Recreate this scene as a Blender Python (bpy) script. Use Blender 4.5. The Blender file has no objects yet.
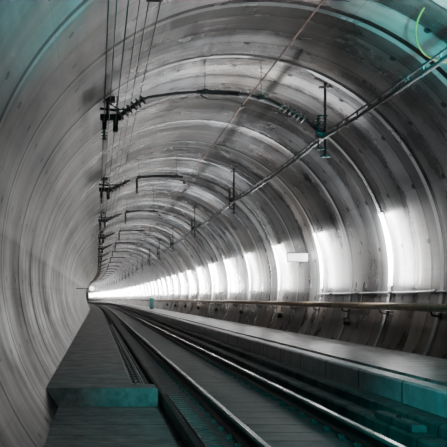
import bpy, math, random
from mathutils import Vector, Matrix
random.seed(4)
C = bpy.context.scene.collection
PI = math.pi
CX, CZ, R = 2.5, 1.95, 3.95
YEND = 380.0
def off(y):
    return -((y-100.0)**2)/6500.0 if y > 100 else 0.0
def wall_x(z, side=1):
    return CX + side*math.sqrt(max(0, R*R-(z-CZ)**2))
def ceil_z(x):
    return CZ + math.sqrt(max(0, R*R-(x-CX)**2))

# ---------------------------------------------------------------- mesh helper
class MB:
    def __init__(s): s.v=[]; s.f=[]; s.m=[]; s.uv=None
    def add(s, vs, fs, mi=0):
        b=len(s.v); s.v += [tuple(v) for v in vs]
        for f in fs: s.f.append(tuple(b+i for i in f)); s.m.append(mi)
    def box(s, x0,x1,y0,y1,z0,z1, mi=0, ch=0.0):
        if ch<=0:
            vs=[(x,y,z) for z in (z0,z1) for y in (y0,y1) for x in (x0,x1)]
            s.add(vs,[(0,2,3,1),(4,5,7,6),(0,1,5,4),(2,6,7,3),(0,4,6,2),(1,3,7,5)],mi)
        else:
            def ring(i,z): return [(x0+i,y0+i,z),(x1-i,y0+i,z),(x1-i,y1-i,z),(x0+i,y1-i,z)]
            rs=[ring(ch,z0),ring(0,z0+ch),ring(0,z1-ch),ring(ch,z1)]
            vs=[p for r in rs for p in r]; fs=[(3,2,1,0),(12,13,14,15)]
            for k in range(3):
                for j in range(4):
                    a=k*4+j; b=k*4+(j+1)%4; fs.append((a,b,b+4,a+4))
            s.add(vs,fs,mi)
        return s
    def tube(s, pts, r, n=8, mi=0, cap=True):
        pts=[Vector(p) for p in pts]; vs=[]; fs=[]
        prev=None
        for i,p in enumerate(pts):
            if i==0: d=pts[1]-p
            elif i==len(pts)-1: d=p-pts[i-1]
            else: d=(pts[i+1]-p).normalized()+(p-pts[i-1]).normalized()
            d.normalize()
            if prev is None:
                u=d.orthogonal().normalized()
            else:
                u=(prev-d*prev.dot(d)).normalized()
            prev=u; w=d.cross(u)
            rr=r[i] if isinstance(r,(list,tuple)) else r
            for k in range(n):
                a=2*PI*k/n; vs.append(p+u*(rr*math.cos(a))+w*(rr*math.sin(a)))
        for i in range(len(pts)-1):
            for k in range(n):
                a=i*n+k; b=i*n+(k+1)%n; fs.append((a,b,b+n,a+n))
        if cap:
            fs.append(tuple(reversed(range(n)))); fs.append(tuple(range((len(pts)-1)*n,len(pts)*n)))
        s.add(vs,fs,mi); return s
    def ribbed(s, p, q, r0, r1, ribs, n=12):
        p=Vector(p); q=Vector(q); pts=[]; rs=[]
        for i in range(ribs):
            for t,rr in ((0,r0),(.35,r0),(.5,r1),(.7,r1*.9),(.8,r0)):
                pts.append(p.lerp(q,(i+t)/ribs)); rs.append(rr)
        pts.append(q); rs.append(r0)
        return s.tube(pts,rs,n)
    def sweep(s, prof, ys, closed=True, mi=0, curve=True):
        n=len(prof); vs=[]; fs=[]
        for y in ys:
            o=off(y) if curve else 0
            for x,z in prof: vs.append((x+o,y,z))
        m=n if closed else n-1
        for i in range(len(ys)-1):
            for k in range(m):
                a=i*n+k; b=i*n+(k+1)%n; fs.append((a,a+n,b+n,b))
        if closed:
            fs.append(tuple(range(n))); fs.append(tuple(reversed(range((len(ys)-1)*n,len(ys)*n))))
        s.add(vs,fs,mi); return s
    def build(s, name, mats, parent=None, smooth=False):
        me=bpy.data.meshes.new(name); me.from_pydata(s.v,[],s.f)
        if not isinstance(mats,(list,tuple)): mats=[mats]
        for m in mats: me.materials.append(m)
        for p,mi in zip(me.polygons,s.m): p.material_index=mi; p.use_smooth=smooth
        me.update()
        o=bpy.data.objects.new(name,me); C.objects.link(o)
        if parent: o.parent=parent
        return o
def tag(o,label,cat,group=None):
    o['label']=label; o['category']=cat
    if group: o['group']=group
    return o
def empty(name,loc,label,cat,group=None):
    o=bpy.data.objects.new(name,None); o.empty_display_size=.1; o.location=loc; C.objects.link(o)
    return tag(o,label,cat,group)
def struct(o,label=None):
    o['kind']='structure'
    if label: o['label']=label
    return o
def copy_thing(o,loc,label,group=None):
    c=o.copy(); C.objects.link(c); c.location=loc; c['label']=label
    if group: c['group']=group
    for ch in list(o.children):
        d=ch.copy(); C.objects.link(d); d.parent=c
        for g in list(ch.children):
            e=g.copy(); C.objects.link(e); e.parent=d
    return c
ORD=['first','second','third','fourth','fifth','sixth','seventh','eighth','ninth','tenth','eleventh','twelfth','thirteenth','fourteenth','fifteenth','sixteenth','seventeenth','eighteenth','nineteenth','twentieth']

# ---------------------------------------------------------------- materials
def newmat(name):
    m=bpy.data.materials.new(name); m.use_nodes=True
    nt=m.node_tree; return m,nt,nt.nodes['Principled BSDF'],nt.nodes,nt.links
def simple(name,col,rough=.5,metal=0.0,var=.25,scale=6.0,emit=None,es=0):
    m,nt,b,N,L=newmat(name)
    tc=N.new('ShaderNodeTexCoord'); nz=N.new('ShaderNodeTexNoise'); nz.inputs['Scale'].default_value=scale; nz.inputs['Detail'].default_value=5
    L.new(tc.outputs['Object'],nz.inputs['Vector'])
    cr=N.new('ShaderNodeValToRGB'); e=cr.color_ramp.elements
    e[0].position=.3; e[1].position=.7
    e[0].color=(*[c*(1-var) for c in col],1); e[1].color=(*[min(1,c*(1+var)) for c in col],1)
    L.new(nz.outputs['Fac'],cr.inputs['Fac']); L.new(cr.outputs['Color'],b.inputs['Base Color'])
    b.inputs['Roughness'].default_value=rough; b.inputs['Metallic'].default_value=metal
    if emit: b.inputs['Emission Color'].default_value=(*emit,1); b.inputs['Emission Strength'].default_value=es
    return m
def lining(name):
    m,nt,b,N,L=newmat(name)
    uv=N.new('ShaderNodeUVMap'); uv.uv_map='UVMap'
    def noise(sx,sy,scale,detail=5,rgh=.6):
        mp=N.new('ShaderNodeMapping'); mp.inputs['Scale'].default_value=(sx,sy,1); L.new(uv.outputs['UV'],mp.inputs['Vector'])
        n=N.new('ShaderNodeTexNoise'); n.inputs['Scale'].default_value=scale; n.inputs['Detail'].default_value=detail; n.inputs['Roughness'].default_value=rgh
        L.new(mp.outputs['Vector'],n.inputs['Vector']); return n.outputs['Fac']
    def math_(op,a,bv=None,clamp=False):
        x=N.new('ShaderNodeMath'); x.operation=op; x.use_clamp=clamp
        for i,q in enumerate((a,bv)):
            if q is None: continue
            if isinstance(q,(int,float)): x.inputs[i].default_value=q
            else: L.new(q,x.inputs[i])
        return x.outputs[0]
    def rng(v,a,bb,c=0.0,d=1.0):
        r=N.new('ShaderNodeMapRange'); L.new(v,r.inputs['Value'])
        r.inputs['From Min'].default_value=a; r.inputs['From Max'].default_value=bb; r.inputs['To Min'].default_value=c; r.inputs['To Max'].default_value=d
        return r.outputs[0]
    def mixc(f,a,bb,mode='MIX'):
        x=N.new('ShaderNodeMix'); x.data_type='RGBA'; x.blend_type=mode
        if isinstance(f,(int,float)): x.inputs[0].default_value=f
        else: L.new(f,x.inputs[0])
        L.new(a,x.inputs[6])
        if isinstance(bb,tuple): x.inputs[7].default_value=(*bb,1)
        else: L.new(bb,x.inputs[7])
        return x.outputs[2]
    sp=N.new('ShaderNodeSeparateXYZ'); L.new(uv.outputs['UV'],sp.inputs[0])
    U=sp.outputs['X']; V=sp.outputs['Y']
    P=3.025
    ringi=math_('FLOOR',math_('DIVIDE',math_('ADD',V,1.6),P/4))
    wn=N.new('ShaderNodeTexWhiteNoise'); wn.noise_dimensions='1D'; L.new(ringi,wn.inputs['W'])
    ringy=noise(.06,1.3,1.0,3,.5)      # bands across the vault
    longy=noise(1.5,.10,1.0,3,.5)      # streaks along the tunnel
    blot=noise(.55,.4,1.0,6,.62)
    fine=noise(3,5,2.0,5,.65)
    leftf=rng(U,math.radians(100)*R,math.radians(152)*R)     # shade painted in, colour darkens towards the left wall
    rightf=rng(U,math.radians(75)*R,math.radians(35)*R)
    footf=rng(U,math.radians(-6)*R,math.radians(-14)*R)     # foot of the right wall, tinted browner
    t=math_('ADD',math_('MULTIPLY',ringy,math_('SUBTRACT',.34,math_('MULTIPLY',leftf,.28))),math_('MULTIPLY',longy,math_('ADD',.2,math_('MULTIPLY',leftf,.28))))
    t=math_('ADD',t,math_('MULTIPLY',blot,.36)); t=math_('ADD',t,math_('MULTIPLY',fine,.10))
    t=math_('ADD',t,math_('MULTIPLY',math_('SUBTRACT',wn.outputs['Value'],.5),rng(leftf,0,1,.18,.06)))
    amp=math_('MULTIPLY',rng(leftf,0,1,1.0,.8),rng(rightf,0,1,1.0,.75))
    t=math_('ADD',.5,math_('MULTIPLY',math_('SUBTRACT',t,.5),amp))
    cr=N.new('ShaderNodeValToRGB'); e=cr.color_ramp.elements
    e[0].position=.37; e[1].position=.66; e[0].color=(.02,.0205,.022,1); e[1].color=(.48,.485,.50,1)
    mid=e.new(.51); mid.color=(.115,.117,.122,1)
    L.new(t,cr.inputs['Fac'])
    col=cr.outputs['Color']
    warmf=math_('MULTIPLY',rng(noise(.3,.22,1.0,4),.45,.60),math_('ADD',math_('MULTIPLY',leftf,.5),.5))
    warmf=math_('ADD',warmf,math_('MULTIPLY',footf,.8),True)
    col=mixc(warmf,col,(1,.77,.58),'MULTIPLY')
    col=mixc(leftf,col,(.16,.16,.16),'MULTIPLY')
    def lines(coord,period,w,shift=0):
        f=math_('FRACT',math_('DIVIDE',math_('ADD',coord,shift),period))
        return math_('LESS_THAN',f,w/period)
    big=lines(V,P,.16,1.6)
    lit=lines(V,P,.16,1.6-.16)  # light-catching ring edges painted as pale lines beside the joints
    small=lines(V,P/4,.05,1.6)
    lng=lines(U,1.6,.014)
    mask=math_('ADD',math_('MULTIPLY',big,.95),math_('MULTIPLY',small,rng(leftf,0,1,.7,.2)),True)
    mask=math_('ADD',mask,math_('MULTIPLY',lng,.35),True)
    fx=math_('MULTIPLY',math_('SUBTRACT',math_('FRACT',math_('DIVIDE',U,1.1)),.5),1.1)
    fy=math_('MULTIPLY',math_('SUBTRACT',math_('FRACT',math_('DIVIDE',V,1.5125)),.5),1.5125)
    d=math_('ADD',math_('MULTIPLY',fx,fx),math_('MULTIPLY',fy,math_('MULTIPLY',fy,.35)))
    mask=math_('ADD',mask,math_('MULTIPLY',math_('LESS_THAN',d,.0026),.9),True)
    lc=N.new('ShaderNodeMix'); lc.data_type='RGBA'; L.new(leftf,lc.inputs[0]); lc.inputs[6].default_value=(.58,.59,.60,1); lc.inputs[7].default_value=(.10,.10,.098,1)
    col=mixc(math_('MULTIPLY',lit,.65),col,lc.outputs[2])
    col=mixc(mask,col,(.006,.006,.007))
    # shade painted into the colour low on the left wall, z below 2.4
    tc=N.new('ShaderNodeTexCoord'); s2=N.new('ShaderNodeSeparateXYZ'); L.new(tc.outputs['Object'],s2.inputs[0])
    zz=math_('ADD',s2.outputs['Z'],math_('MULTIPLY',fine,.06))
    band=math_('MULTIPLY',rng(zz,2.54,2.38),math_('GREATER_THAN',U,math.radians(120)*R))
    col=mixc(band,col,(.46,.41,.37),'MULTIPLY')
    L.new(col,b.inputs['Base Color'])
    spec=math_('MULTIPLY',math_('SUBTRACT',1.0,math_('MULTIPLY',mask,.85)),rng(leftf,0,1,.95,.12))
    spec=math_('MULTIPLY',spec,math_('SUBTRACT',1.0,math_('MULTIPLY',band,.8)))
    L.new(spec,b.inputs['Specular IOR Level'])
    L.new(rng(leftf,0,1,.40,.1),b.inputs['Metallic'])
    rgh=math_('ADD',rng(blot,.34,.66,.13,.26),rng(ringy,.35,.65,.0,.12))
    rgh=math_('ADD',rgh,math_('ADD',math_('MULTIPLY',leftf,.15),math_('MULTIPLY',rightf,.06)))
    L.new(rgh,b.inputs['Roughness'])
    bp=N.new('ShaderNodeBump'); bp.inputs['Strength'].default_value=.6; bp.inputs['Distance'].default_value=.06
    h=math_('SUBTRACT',math_('ADD',math_('MULTIPLY',ringy,rng(leftf,0,1,1.1,.05)),math_('MULTIPLY',longy,.9)),math_('MULTIPLY',big,.5))
    h=math_('ADD',h,math_('MULTIPLY',blot,.4)); h=math_('ADD',h,math_('MULTIPLY',wn.outputs['Value'],rng(leftf,0,1,.25,.05)))
    h=math_('MULTIPLY',h,rng(rightf,0,1,1.0,.6))
    L.new(h,bp.inputs['Height']); L.new(bp.outputs['Normal'],b.inputs['Normal'])
    return m
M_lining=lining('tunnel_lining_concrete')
def slab(name,c0,c1,py,rough=.6,spec=.5):
    m,nt,b,N,L=newmat(name)
    tc=N.new('ShaderNodeTexCoord'); sp=N.new('ShaderNodeSeparateXYZ'); L.new(tc.outputs['Object'],sp.inputs[0])
    n=N.new('ShaderNodeTexNoise'); n.inputs['Scale'].default_value=2.2; n.inputs['Detail'].default_value=8; n.inputs['Roughness'].default_value=.75; L.new(tc.outputs['Object'],n.inputs['Vector'])
    cr=N.new('ShaderNodeValToRGB'); e=cr.color_ramp.elements; e[0].position=.38;e[1].position=.62;e[0].color=(*c0,1);e[1].color=(*c1,1); L.new(n.outputs['Fac'],cr.inputs['Fac'])
    a=N.new('ShaderNodeMath');a.operation='DIVIDE';a.inputs[1].default_value=py;L.new(sp.outputs['Y'],a.inputs[0])
    f=N.new('ShaderNodeMath');f.operation='FRACT';L.new(a.outputs[0],f.inputs[0])
    l=N.new('ShaderNodeMath');l.operation='LESS_THAN';l.inputs[1].default_value=.04;L.new(f.outputs[0],l.inputs[0])
    s=N.new('ShaderNodeMath');s.operation='MULTIPLY';s.inputs[1].default_value=.75;L.new(l.outputs[0],s.inputs[0])
    mx=N.new('ShaderNodeMix');mx.data_type='RGBA';L.new(s.outputs[0],mx.inputs[0]);L.new(cr.outputs['Color'],mx.inputs[6]);mx.inputs[7].default_value=(.02,.02,.02,1)
    L.new(mx.outputs[2],b.inputs['Base Color']); b.inputs['Roughness'].default_value=rough; b.inputs['Specular IOR Level'].default_value=spec
    bp=N.new('ShaderNodeBump');bp.inputs['Strength'].default_value=.5;bp.inputs['Distance'].default_value=.03;L.new(n.outputs['Fac'],bp.inputs['Height']);L.new(bp.outputs['Normal'],b.inputs['Normal'])
    return m
M_walkL=slab('walkway_slab_grey',(.13,.13,.133),(.30,.30,.30),1.0,.6,.3)
M_walkR=slab('walkway_slab_worn',(.17,.17,.17),(.48,.48,.48),2.0,.3,.7)
M_strip=slab('walkway_edge_pale',(.40,.40,.41),(.66,.66,.67),2.0,.35,.6)
M_kerb=slab('duct_kerb_concrete',(.07,.07,.07),(.17,.17,.17),1.0,.8,.2)
M_track=slab('track_slab_concrete',(.045,.05,.05),(.11,.118,.118),4.0,.5,.4)
M_floor=slab('invert_concrete',(.07,.074,.074),(.16,.165,.165),3.0,.7,.2)
M_block=simple('sleeper_concrete',(.08,.086,.086),.5,0,.25,4)
M_head=simple('polished_rail_steel',(1,.98,.95),.24,.75,.0,3)
M_web=simple('rusty_rail_steel',(.045,.038,.033),.5,.4)
M_dark=simple('dark_painted_steel',(.033,.033,.036),.42,.4)
M_wire=simple('dark_cable',(.05,.05,.054),.5,.3)
M_copper=simple('copper_contact_wire',(.24,.13,.11),.4,.5)
M_ins=simple('brown_grey_insulator',(.04,.035,.035),.3)
M_galv=simple('galvanised_steel',(.30,.30,.31),.4,.7)
M_clip=simple('dark_rail_clip_steel',(.06,.06,.06),.45,.3)
M_rail_tube=simple('weathered_handrail_paint',(.46,.36,.27),.33,.2)
M_lamp_h=simple('lamp_housing_grey',(.4,.4,.4),.5)
m,nt,b,N,L=newmat('lamp_diffuser'); M_diff=m
tc=N.new('ShaderNodeTexCoord'); sp=N.new('ShaderNodeSeparateXYZ'); L.new(tc.outputs['Object'],sp.inputs[0])
a=N.new('ShaderNodeMath'); a.operation='ABSOLUTE'; L.new(sp.outputs['Z'],a.inputs[0])
mr=N.new('ShaderNodeMapRange'); mr.interpolation_type='SMOOTHSTEP'; L.new(a.outputs[0],mr.inputs['Value']); mr.inputs['From Min'].default_value=.15; mr.inputs['From Max'].default_value=.72; mr.inputs['To Min'].default_value=9.0; mr.inputs['To Max'].default_value=1.0
L.new(mr.outputs[0],b.inputs['Emission Strength']); b.inputs['Emission Color'].default_value=(1,.985,.96,1); b.inputs['Base Color'].default_value=(.4,.4,.4,1)
M_white=simple('white_emissive_sign',(.85,.85,.85),.4,0,.05,6,(1,1,1),2.0)  # emission added so the sign plate looks white
M_lens=simple('signal_lens',(.9,.9,.88),.3,0,.02,6,(1,.97,.9),4.0)
M_teal=simple('muted_teal_cabinet',(.06,.19,.18),.5)
M_yellow=simple('dull_green_cable',(.16,.11,.02),.6)

# ---------------------------------------------------------------- setting
ys=[-4,0,4,8,12,16,20,30,40,50,60,70,80,90]+[100+8*i for i in range(36)]
def shell(name,t0,t1,n,mat,label):
    vs=[];fs=[];uvs=[]
    for y in ys:
        for k in range(n+1):
            t=math.radians(t0+(t1-t0)*k/n)
            vs.append((CX+R*math.cos(t)+off(y),y,CZ+R*math.sin(t))); uvs.append((t*R,y))
    for i in range(len(ys)-1):
        for k in range(n):
            a=i*(n+1)+k; fs.append((a,a+1,a+n+2,a+n+1))
    me=bpy.data.meshes.new(name); me.from_pydata(vs,[],fs)
    ul=me.uv_layers.new(name='UVMap')
    for lp in me.loops: ul.data[lp.index].uv=uvs[lp.vertex_index]
    for p in me.polygons: p.use_smooth=True
    me.materials.append(mat); me.update()
    o=bpy.data.objects.new(name,me); C.objects.link(o); struct(o,label); return o
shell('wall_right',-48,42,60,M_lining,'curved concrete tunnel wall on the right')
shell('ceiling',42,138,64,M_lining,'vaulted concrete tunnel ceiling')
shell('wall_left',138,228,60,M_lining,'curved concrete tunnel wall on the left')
yy=[0,50,100]+[100+10*i for i in range(1,29)]
b=MB().sweep([(-1.2,-.50),(6.2,-.50),(6.2,-.9),(-1.2,-.9)],[-4]+yy[1:]); struct(b.build('floor',M_floor))
b=MB().sweep([(1.10,-.56),(1.10,-.25),(1.14,-.22),(1.34,-.2),(3.18,-.2),(3.22,-.23),(3.22,-.56)],[-4]+yy[1:]); struct(b.build('track_slab',M_track))
WR=.30
xr=wall_x(WR)+.04
b=MB().sweep([(4.34,-.56),(4.34,WR-.05),(4.40,WR-.05),(4.40,WR+.03),(xr,WR+.03),(xr-.1,-.56)],[-4]+yy[1:]); struct(b.build('walkway_right',M_walkR))
b=MB().sweep([(4.08,-.56),(4.08,WR-.03),(4.11,WR),(4.34,WR),(4.34,-.56)],[-4]+yy[1:]); struct(b.build('trim_1',M_strip),'pale concrete edge strip of the right walkway')
b=MB().sweep([(3.56,-.56),(3.56,-.18),(3.59,-.15),(3.80,-.15),(3.80,-.03),(3.83,0),(4.09,0),(4.09,-.56)],[-4]+yy[1:]); struct(b.build('trough_kerb_right',M_kerb))
t=empty('kerb_block',(3.69,11.0,-.15),'small concrete block on the kerb step at the lower right corner','kerb block')
MB().box(-.085,.085,-.7,.7,0,.09,ch=.015).build('body',M_kerb,t); MB().tube([(0,-.06,.09),(0,-.04,.12),(0,.04,.12),(0,.06,.09)],.01,6).build('lifting_eye',M_dark,t)
YS=15.2; WZ=-.12
xl=wall_x(WZ,-1)-.04
b=MB().sweep([(xl,WZ),(.60,WZ),(.63,WZ-.03),(.63,-.56),(xl+.3,-.56)],[YS+.7]+yy[1:]); struct(b.build('walkway_left',M_walkL))
b=MB().sweep([(xl+.03,WZ),(1.00,WZ),(1.03,WZ-.03),(1.03,-.56),(xl+.3,-.56)],[YS,YS+.7],curve=False); struct(b.build('walkway_step',M_walkL))
b=MB().sweep([(-.9,-.43),(1.00,-.43),(1.03,-.46),(1.03,-.56),(-.8,-.56)],[-4,YS-.01],curve=False); struct(b.build('walkway_lower',M_walkL))
b=MB().sweep([(.95,-.26),(1.01,-.26),(1.01,-.56),(.95,-.56)],[YS+.72]+yy[1:]); struct(b.build('trough_kerb',M_kerb))

t=empty('cable_ladder',(.79,16.1,-.34),'dark slatted cable ladder lying in the trough beside the left walkway','cable ladder')
for s in (-1,1): MB().box(s*.12-.012,s*.12+.012,0,40,0,.09).build('side_rail',M_galv,t)
for i in range(66): MB().box(-.11,.11,.2+.6*i-.08,.2+.6*i+.08,.05,.075).build('slat',M_galv,t)
MB().tube([(-.05,0,.1),(-.03,20,.1),(-.06,40,.1)],.025,6).build('cable',M_wire,t); MB().tube([(.05,0,.1),(.06,25,.1),(.04,40,.1)],.022,6).build('cable',M_wire,t)
t=empty('drain_grating',(1.27,8,-.215),'dark slatted drain grating along the left rail, beside the lower walkway','grating')
for i in range(26): MB().box(-.09,.09,.15+.26*i,.15+.26*i+.14,.0,.03).build('bar',M_clip,t)
for s in (-1,1): MB().box(s*.1-.01,s*.1+.01,0,6.9,0,.03).build('frame',M_dark,t)

# ---------------------------------------------------------------- rails
XL,XR=1.61,2.88
def rail_prof(cx):
    half=[(.072,-.172),(.072,-.162),(.02,-.145),(.009,-.13),(.009,-.05),(.031,-.038),(.033,-.008),(.028,0)]
    return [(cx+x,z) for x,z in half]+[(cx-x,z) for x,z in reversed(half)]
for cx,lb in ((XL,'left running rail, polished steel top, nearer the low side walkway'),(XR,'right running rail, polished steel top, beside the raised walkway')):
    mb=MB(); pr=rail_prof(cx); rys=[-4]+yy[1:]
    mb.sweep(pr,rys)
    n=len(pr)
    for i in range(len(mb.m)):
        k=i%n if i<(len(rys)-1)*n else 0
        mb.m[i]=1 if k in (6,7,8,9) else 0
    tag(mb.build('rail',[M_web,M_head]),lb,'rail')
SC=(XL+XR)/2; SH=(XR-XL)/2
def make_sleeper(loc,label,group):
    t=empty('sleeper',loc,label,'sleeper',group)
    MB().box(-.88,.88,-.14,.14,-.06,.010,ch=.003).build('beam',M_block,t)
    for c in (-SH,SH):
        MB().box(c-.12,c+.12,-.09,.09,.008,.026).build('pad',M_web,t)
        for s in (-1,1):
            m=MB(); m.box(c+(s*.085 if s>0 else -.15),c+(.15 if s>0 else -.085),-.045,.045,.008,.045,ch=.008)
            m.tube([(c+s*.15,-.05,.045),(c+s*.15,.05,.045),(c+s*.1,.04,.055),(c+s*.1,-.04,.055)],.010,6)
            m.build('rail_clip',M_clip,t)
    return t
bl=None
for i in range(75):
    y=7.6+.65*i; lb='concrete cross sleeper with rail clips under both rails'; g='sleepers across the track bed'
    if bl is None: bl=make_sleeper((SC,y,-.206),lb,g)
    else: copy_thing(bl,(SC,y,-.206),lb,g)

# ---------------------------------------------------------------- overhead stations
st=[17.0+11.34*i for i in range(18)]
def left_cluster(t,k=1.0):
    top=ceil_z(.2)-4.8
    m=MB(); m.tube([(0,0,-.05),(0,0,top)],.026,8); m.box(-.14,.14,-.1,.1,top-.06,top+.03); m.tube([(.18,0,.0),(.18,0,top+.05)],.013,6); m.build('drop_post',M_dark,t)
    m=MB(); m.box(-.14,.26,-.05,.05,-.04*k,.06*k,ch=.015); m.box(-.1,-.02,-.07,.07,-.18*k,-.02,ch=.01); m.box(.1,.2,-.07,.07,-.22*k,-.02,ch=.01); m.tube([(-.14,0,.18),(.22,0,.14)],.022*k,8); m.build('clamp',M_dark,t)
    MB().ribbed((-.06,0,-.18),(-.06,0,-.42),.022,.052*k,4).build('suspension_insulator',M_ins,t)
    MB().tube([(.0,0,.30),(.22,0,.16),(.42,0,.17)],.014,6).build('brace',M_dark,t)
def tie(t,x,z):
    m=MB(); m.tube([(x,0,z),(x,0,ceil_z(.2+x)-4.8+.02)],.008,6); m.box(x-.055,x+.055,-.055,.055,z-.055,z+.055,ch=.01); m.build('tie_rod',M_clip,t)
def make_arm(loc,label,g):
    t=empty('overhead_support_arm',loc,label,'cable support arm',g)
    left_cluster(t,1.2)
    MB().ribbed((.2,0,.02),(.70,0,.37),.042,.105,6).build('insulator',M_ins,t)
    pts=[(.66,.35),(.78,.395),(1.3,.47),(1.70,.49)]
    MB().tube([(x,0,z) for x,z in pts],.026,8).build('arm_link',M_dark,t)
    pts=[(1.68,.49),(1.84,.492),(2.3,.475),(2.5,.455)]
    MB().tube([(x,0,z) for x,z in pts],.046,10).build('arm_tube',M_dark,t)
    pts=[(2.48,.455),(2.69,.43),(3.05,.34),(3.25,.25)]
    MB().tube([(x,0,z) for x,z in pts],.034,8).build('arm_link',M_dark,t)
    MB().ribbed((3.25,0,.25),(3.72,0,-.05),.038,.085,6).build('insulator',M_ins,t)
    MB().tube([(3.7,0,-.03),(3.9,0,-.17),(4.02,0,-.26)],.034,8).build('arm_end',M_dark,t)
    tie(t,1.84,.49); tie(t,2.9,.38)
    m=MB(); m.tube([(1.75,0,.44),(1.9,0,.36),(2.3,0,.33),(2.55,0,.27)],.013,8); m.box(2.51,2.59,-.04,.04,.19,.29,ch=.01); m.build('steady_arm',M_clip,t)
    return t
def make_short_arm(loc,label,g):
    t=empty('overhead_support_arm',loc,label,'cable support arm',g)
    left_cluster(t,1.35)
    MB().ribbed((.2,0,.0),(.74,0,.27),.045,.115,5).build('insulator',M_ins,t)
    MB().tube([(.68,0,.24),(.84,0,.31)],.03,8).build('insulator_cap',M_dark,t)
    MB().tube([(1.06,0,.06),(1.06,0,.34),(1.12,0,.40),(1.6,0,.44),(2.1,0,.44),(2.5,0,.41)],.040,8).build('arm_tube',M_dark,t)
    MB().ribbed((1.06,0,.06),(1.06,0,-.12),.03,.065,3).build('suspension_insulator',M_ins,t)
    tie(t,1.12,.40); tie(t,2.3,.43)
    m=MB(); m.tube([(2.0,0,.43),(2.3,0,.33),(2.55,0,.27)],.013,8); m.box(2.51,2.59,-.04,.04,.19,.29,ch=.01); m.build('steady_arm',M_clip,t)
    return t
def make_bracket(loc,label,g):
    t=empty('cable_hanger',loc,label,'cable hanger',g)
    m=MB()
    m.tube([(.06,0,-.44),(.06,0,ceil_z(4.31)-4.5+.03)],.026,8)
    m.tube([(-.07,0,-.30),(-.07,0,.36)],.014,6)
    m.box(-.09,.10,-.022,.022,.32,.35); m.box(-.09,.10,-.022,.022,-.30,-.27); m.box(-.03,.16,-.022,.022,-.44,-.41)
    m.build('hanger_post',M_dark,t)
    m=MB(); m.box(-.06,.18,-.05,.05,.86,.89); m.build('ceiling_plate',M_clip,t)
    MB().ribbed((-.07,0,.02),(-.07,0,.30),.032,.075,4).build('insulator',M_ins,t)
    m=MB(); m.box(-.10,.10,-.07,.07,-.10,.03,ch=.02); m.tube([(.06,0,.1),(-.02,0,.02)],.015,6); m.build('cable_clamp',M_dark,t)
    return t
sh=br=None
for i,y in enumerate(st):
    o=off(y)
    la=f'dark short overhead arm with chunky insulator, {ORD[i]} from the camera'
    lb=f'dark hanger holding the cable run, {ORD[i]} along the right vault from the camera'
    if i==0:
        make_arm((.2,y,4.8),'long dark overhead arm with two ribbed insulators across the vault, nearest the camera','overhead support arms'); br=make_bracket((4.25,y,4.5),lb,'cable hangers')
    else:
        if sh is None: sh=make_short_arm((.2+o,y,4.8),la,'overhead support arms')
        else: copy_thing(sh,(.2+o,y,4.8),la)
        copy_thing(br,(4.25+o,y,4.5),lb)
wy=[2,17]+[17+11.34*i for i in range(1,22)]
def span_pts(x,z,sag,y0=0,n=6):
    pts=[]
    spans=[(5.66,17)]+list(zip(wy[1:-1],wy[2:]))
    for a,bb in spans:
        for k in range(n):
            y=a+(bb-a)*k/n; s=sag*4*(k/n)*(1-k/n); pts.append((x+off(y),y-y0,z-s))
    return pts
def wire(name,x,z,r,mat,label,cat='wire',sag=.0):
    return tag(MB().tube(span_pts(x,z,sag),r,6).build(name,mat,None,True),label,cat)
wire('feeder_wire',.13,4.72,.010,M_wire,'dark feeder wire nearest the left wall, hung straight above the walkway','wire',.05)
wire('feeder_wire',.21,4.60,.007,M_wire,'thin dark feeder wire just right of the one nearest the left wall','wire',.09)
wire('feeder_wire',.34,4.64,.009,M_wire,'dark feeder wire below the arm clamps, third from the left wall','wire',.05)
wire('feeder_wire',.50,4.93,.006,M_wire,'thin dark feeder wire fourth from the left wall','wire',.06)
wire('feeder_wire',.62,4.98,.007,M_wire,'thin dark feeder wire fifth from the left wall','wire',.04)
wire('feeder_wire',.74,4.92,.007,M_wire,'thin dark feeder wire farthest from the left wall','wire',.08)
wire('contact_wire',2.75,5.05,.012,M_copper,'reddish copper contact wire running above the middle of the track','wire',.03)
t=empty('wire_spacer',(.68,10.6,4.93),'small dark spacer clamp on the upper feeder wires at the top of the picture','wire clamp')
MB().box(-.1,.1,-.05,.05,-.03,.03,ch=.01).build('clamp_body',M_dark,t); MB().tube([(0,0,0),(0,0,ceil_z(.68)-4.93+.02)],.012,6).build('hanger_rod',M_dark,t)
t=empty('cable_run',(4.28,2,4.5),'dark double cable run with small clips along the right side of the vault','cable')
SAG=.08
MB().tube(span_pts(0,0,SAG*.6,2),.016,8).build('carrier_cable',M_wire,t,True)
MB().tube(span_pts(0,-.075,SAG,2),.030,8).build('signal_cable',M_wire,t,True)
for i in range(80):
    y=8.2+.6*i
    k=((y-5.66)/11.34)%1.0; s=4*k*(1-k)
    MB().tube([(0,y-2.02,.025-SAG*.6*s),(0,y-1.98,-.115-SAG*s)],.013,6).build('cable_clip',M_clip,t)

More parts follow.
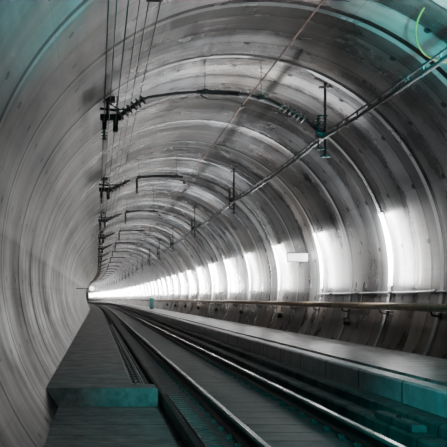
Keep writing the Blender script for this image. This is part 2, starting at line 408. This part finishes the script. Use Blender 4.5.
# ---------------------------------------------------------------- right handrail
t=empty('handrail',(6.2,0,.4),'long weathered brownish tube handrail along the right wall above the walkway','handrail')
hx=wall_x(1.22)-.22
MB().tube([(hx-6.2+off(y),y,.82) for y in yy],.075,14).build('rail_tube',M_rail_tube,t,True)
for i in range(40):
    y=10.6+6.05*i/2
    m=MB(); o=off(y)
    m.tube([(hx-6.2+o,y,.78),(hx-6.2+.04+o,y,.68),(wall_x(1.05)-6.2+.02+o,y,.65)],.020,6); m.box(wall_x(1.05)-6.2-.02+o,wall_x(1.05)-6.2+.03+o,y-.06,y+.06,.58,.72)
    m.build('rail_bracket',M_dark,t)
t=empty('conduit',(6.3,0,1.5),'thin grey conduit pipe with couplings on the right wall just above the handrail','pipe')
cxx=wall_x(1.52)-.05
MB().tube([(cxx-6.3,y,.02) for y in (8,26)],.022,8).build('pipe',M_galv,t,True)
for y in (12,14.5,17,19.5,22,24.5):
    MB().tube([(cxx-6.3,y-.09,.02),(cxx-6.3,y+.09,.02)],.042,10).build('coupling',M_dark,t)
def make_box(loc,label):
    t=empty('junction_box',loc,label,'junction box','junction boxes under the handrail')
    m=MB(); m.tube([(-.12,0,0),(-.1,0,0),(.03,0,0)],[.07,.1,.1],14); m.build('housing',M_dark,t)
    MB().tube([(-.13,0,0),(-.115,0,0)],[.045,.06],14).build('cap',M_galv,t)
    MB().tube([(0,0,.09),(.02,0,.2),(.02,0,.3)],.012,6).build('lead',M_wire,t)
    return t
jb=None
for i in range(8):
    y=22.2+8.1*i; x=wall_x(.72)-.06+off(y)
    lb=f'small round dark junction box below the handrail, {ORD[i]} from the camera'
    if jb is None: jb=make_box((x,y,.82),lb)
    else: copy_thing(jb,(x,y,.82),lb)

# ---------------------------------------------------------------- wall lamps
LZ=2.46
def make_lamp(loc,label,g):
    t=empty('wall_lamp',loc,label,'lamp',g)
    def strip(y0,y1,d0,d1,z0,z1):
        m=MB(); n=10; vs=[];fs=[]
        for k in range(n+1):
            z=z0+(z1-z0)*k/n; wx=(wall_x(LZ+z)-wall_x(LZ))
            for yv,dd in ((y0,d0),(y1,d0),(y1,d1),(y0,d1)): vs.append((wx-dd,yv,z))
        for k in range(n):
            for j in range(4):
                a=k*4+j; bq=k*4+(j+1)%4; fs.append((a,bq,bq+4,a+4))
        fs.append((3,2,1,0)); fs.append((n*4,n*4+1,n*4+2,n*4+3)); m.add(vs,fs); return m
    strip(-.17,.17,-.03,.02,-.80,-.75).build('end_cap',M_lamp_h,t)
    strip(-.17,.17,-.03,.02,.75,.80).build('end_cap',M_lamp_h,t)
    strip(-.15,.15,-.03,.015,-.75,.75).build('diffuser',M_diff,t)
    return t
lp=None
def wash(y,e,o=0):
    L=bpy.data.lights.new('lamp_wash','AREA'); L.shape='RECTANGLE'; L.size=.5; L.size_y=1.4; L.energy=e; L.color=(1,.99,.98)
    lo=bpy.data.objects.new('lamp_wash',L); C.objects.link(lo); lo.location=(wall_x(LZ)-.34+o,y,LZ)
    lo.rotation_euler=Vector((1,0,0)).to_track_quat('-Z','Y').to_euler()
    return lo
def area_up(name,x,y,z,tilt,e,spread,ln=4.5,col=(.97,.99,1)):
    L=bpy.data.lights.new(name,'AREA'); L.shape='RECTANGLE'; L.size=.15; L.size_y=ln; L.energy=e; L.color=col; L.spread=math.radians(spread)
    lo=bpy.data.objects.new(name,L); C.objects.link(lo); lo.location=(x,y,z); lo.rotation_euler=(PI,tilt,0)
def spot(name,loc,aim,e,col,ang,blend=.8,r=.2):
    L=bpy.data.lights.new(name,'SPOT'); L.energy=e; L.color=col; L.shadow_soft_size=r; L.spot_size=math.radians(ang); L.spot_blend=blend
    lo=bpy.data.objects.new(name,L); C.objects.link(lo); lo.location=loc; lo.rotation_euler=(Vector(aim)-Vector(loc)).to_track_quat('-Z','Y').to_euler()
for i in range(55):
    y=19.7+6.05*i; o=off(y); loc=(wall_x(LZ)-.005+o,y,LZ)
    if i<14: lb=f'glowing upright strip lamp on the right wall, {ORD[i]} from the camera'
    else: lb='distant glowing lamp on the right wall merging into the far white glow'
    g='wall lamps along the right wall' if i<14 else 'far wall lamps merged in the glow'
    if lp is None: lp=make_lamp(loc,lb,g)
    else: copy_thing(lp,loc,lb,g)
    wash(y,210 if i<4 else (600 if i<20 else 800),o)
    area_up('vault_fill',5.70+o,y+1.0,1.9,0,(80 if i<2 else 150) if i<25 else 400,130)  # unseen area light added to brighten the vault, no fixture
    spot('crown_fill',(5.75+o,y-2.0,1.6),(2.9+o,y-2.0,5.9),5800 if i<25 else 6500,(.97,.99,1),56,1.0,.15)  # unseen spot added to brighten the crown
    if i%2==0 and i>8: area_up('vault_fill_left',-.85+o,y+2.0,2.1,-.2,120 if i<14 else 380,120,col=(1,.88,.74))  # unseen warm area light added for glow on the far left
wash(13.65,25); area_up('vault_fill',5.70,14.6,1.9,0,50,130)
spot('crown_fill',(5.75,11.6,1.6),(2.9,11.6,5.9),2400,(.97,.99,1),56,1.0,.15)
TE=(.0,.72,.70)
spot('teal_vault_light',(2.4,4,2.0),(-.7,9.2,4.7),15000,TE,27)
spot('teal_vault_light',(2.4,4,2.0),(5.0,11.0,5.6),30000,TE,28)
spot('teal_side_light',(2.4,2,1.6),(-1.2,14.5,3.0),1500,TE,14)
spot('teal_floor_light',(2.4,1.5,1.7),(.6,15.1,-.26),1500,TE,7)
spot('teal_floor_light',(.4,1.0,1.7),(4.0,10.8,-.05),3200,TE,10)
spot('teal_track_light',(2.2,1.0,1.8),(2.1,9.8,-.2),1800,TE,20)
spot('walkway_fill',(.5,2.5,2.7),(.2,11.5,-.4),420,(1,1,1),22)  # unseen neutral fill added to lift the lower left walkway

# ---------------------------------------------------------------- signs, cabinet, hose
t=empty('wall_sign',(6.02,27.0,2.62),'small white rectangular sign projecting from the right wall between the lamps','sign')
MB().box(-.30,.30,-.012,.012,-.115,.115,ch=.004).build('sign_plate',M_white,t); MB().tube([(.2,.02,.04),(wall_x(2.62)-6.02+.03,.02,.04)],.012,6).build('sign_bracket',M_dark,t)
MB().box(-.325,.325,.0,.011,-.14,.14).build('sign_frame',M_dark,t)
t=empty('signal_lamp',(-.35,62,2.05),'small round white signal lamp at the far end of the left walkway','signal lamp')
MB().tube([(0,.12,0),(0,-.05,0)],.22,16).build('housing',M_dark,t); MB().tube([(0,-.05,0),(0,-.07,0)],[.17,.15],16).build('lens',M_lens,t)
MB().tube([(-.1,.04,0),(-1.08,.04,0)],.025,6).build('bracket',M_dark,t)
t=empty('cabinet',(5.35,88,WR+.03),'muted teal upright equipment cabinet standing on the right walkway far down the tunnel','cabinet')
MB().box(-.2,.2,-.16,.16,.06,1.1,ch=.02).build('body',M_teal,t); MB().box(-.18,.18,-.14,.14,0,.07).build('plinth',M_dark,t); MB().box(-.17,.17,-.175,-.158,.12,1.02,ch=.005).build('door',M_teal,t); MB().box(.11,.14,-.195,-.17,.5,.64).build('handle',M_dark,t)
ctrl=[(4.36,12.0,5.27),(4.29,12.0,5.14),(4.25,12.0,4.97),(4.27,12.0,4.80),(4.36,12.0,4.66),(4.50,12.0,4.58),(4.68,12.05,4.56),(4.86,12.1,4.60),(4.98,12.15,4.72)]
pts=[]
for i in range(len(ctrl)-1):
    p0=Vector(ctrl[max(0,i-1)]);p1=Vector(ctrl[i]);p2=Vector(ctrl[i+1]);p3=Vector(ctrl[min(len(ctrl)-1,i+2)])
    for k in range(5):
        u=k/5; pts.append(.5*((2*p1)+(p2-p0)*u+(2*p0-5*p1+4*p2-p3)*u*u+(3*p1-p0-3*p2+p3)*u**3))
pts.append(Vector(ctrl[-1]))
tag(MB().tube(pts,.013,8).build('hose',M_yellow,None,True),'thin dull yellow-green hose looping off the vault at the upper right','hose')

# ---------------------------------------------------------------- world, camera
w=bpy.data.worlds.new('World'); bpy.context.scene.world=w; w.use_nodes=True
w.node_tree.nodes['Background'].inputs[0].default_value=(.02,.025,.03,1)
cd=bpy.data.cameras.new('Camera'); cam=bpy.data.objects.new('Camera',cd); C.objects.link(cam)
cam.location=(0,0,1.4); cam.rotation_euler=(PI/2,0,0); cd.sensor_width=36; cd.lens=36*900/447
cd.shift_x=126.5/447; cd.shift_y=74.5/447; cd.clip_end=1000
bpy.context.scene.camera=cam
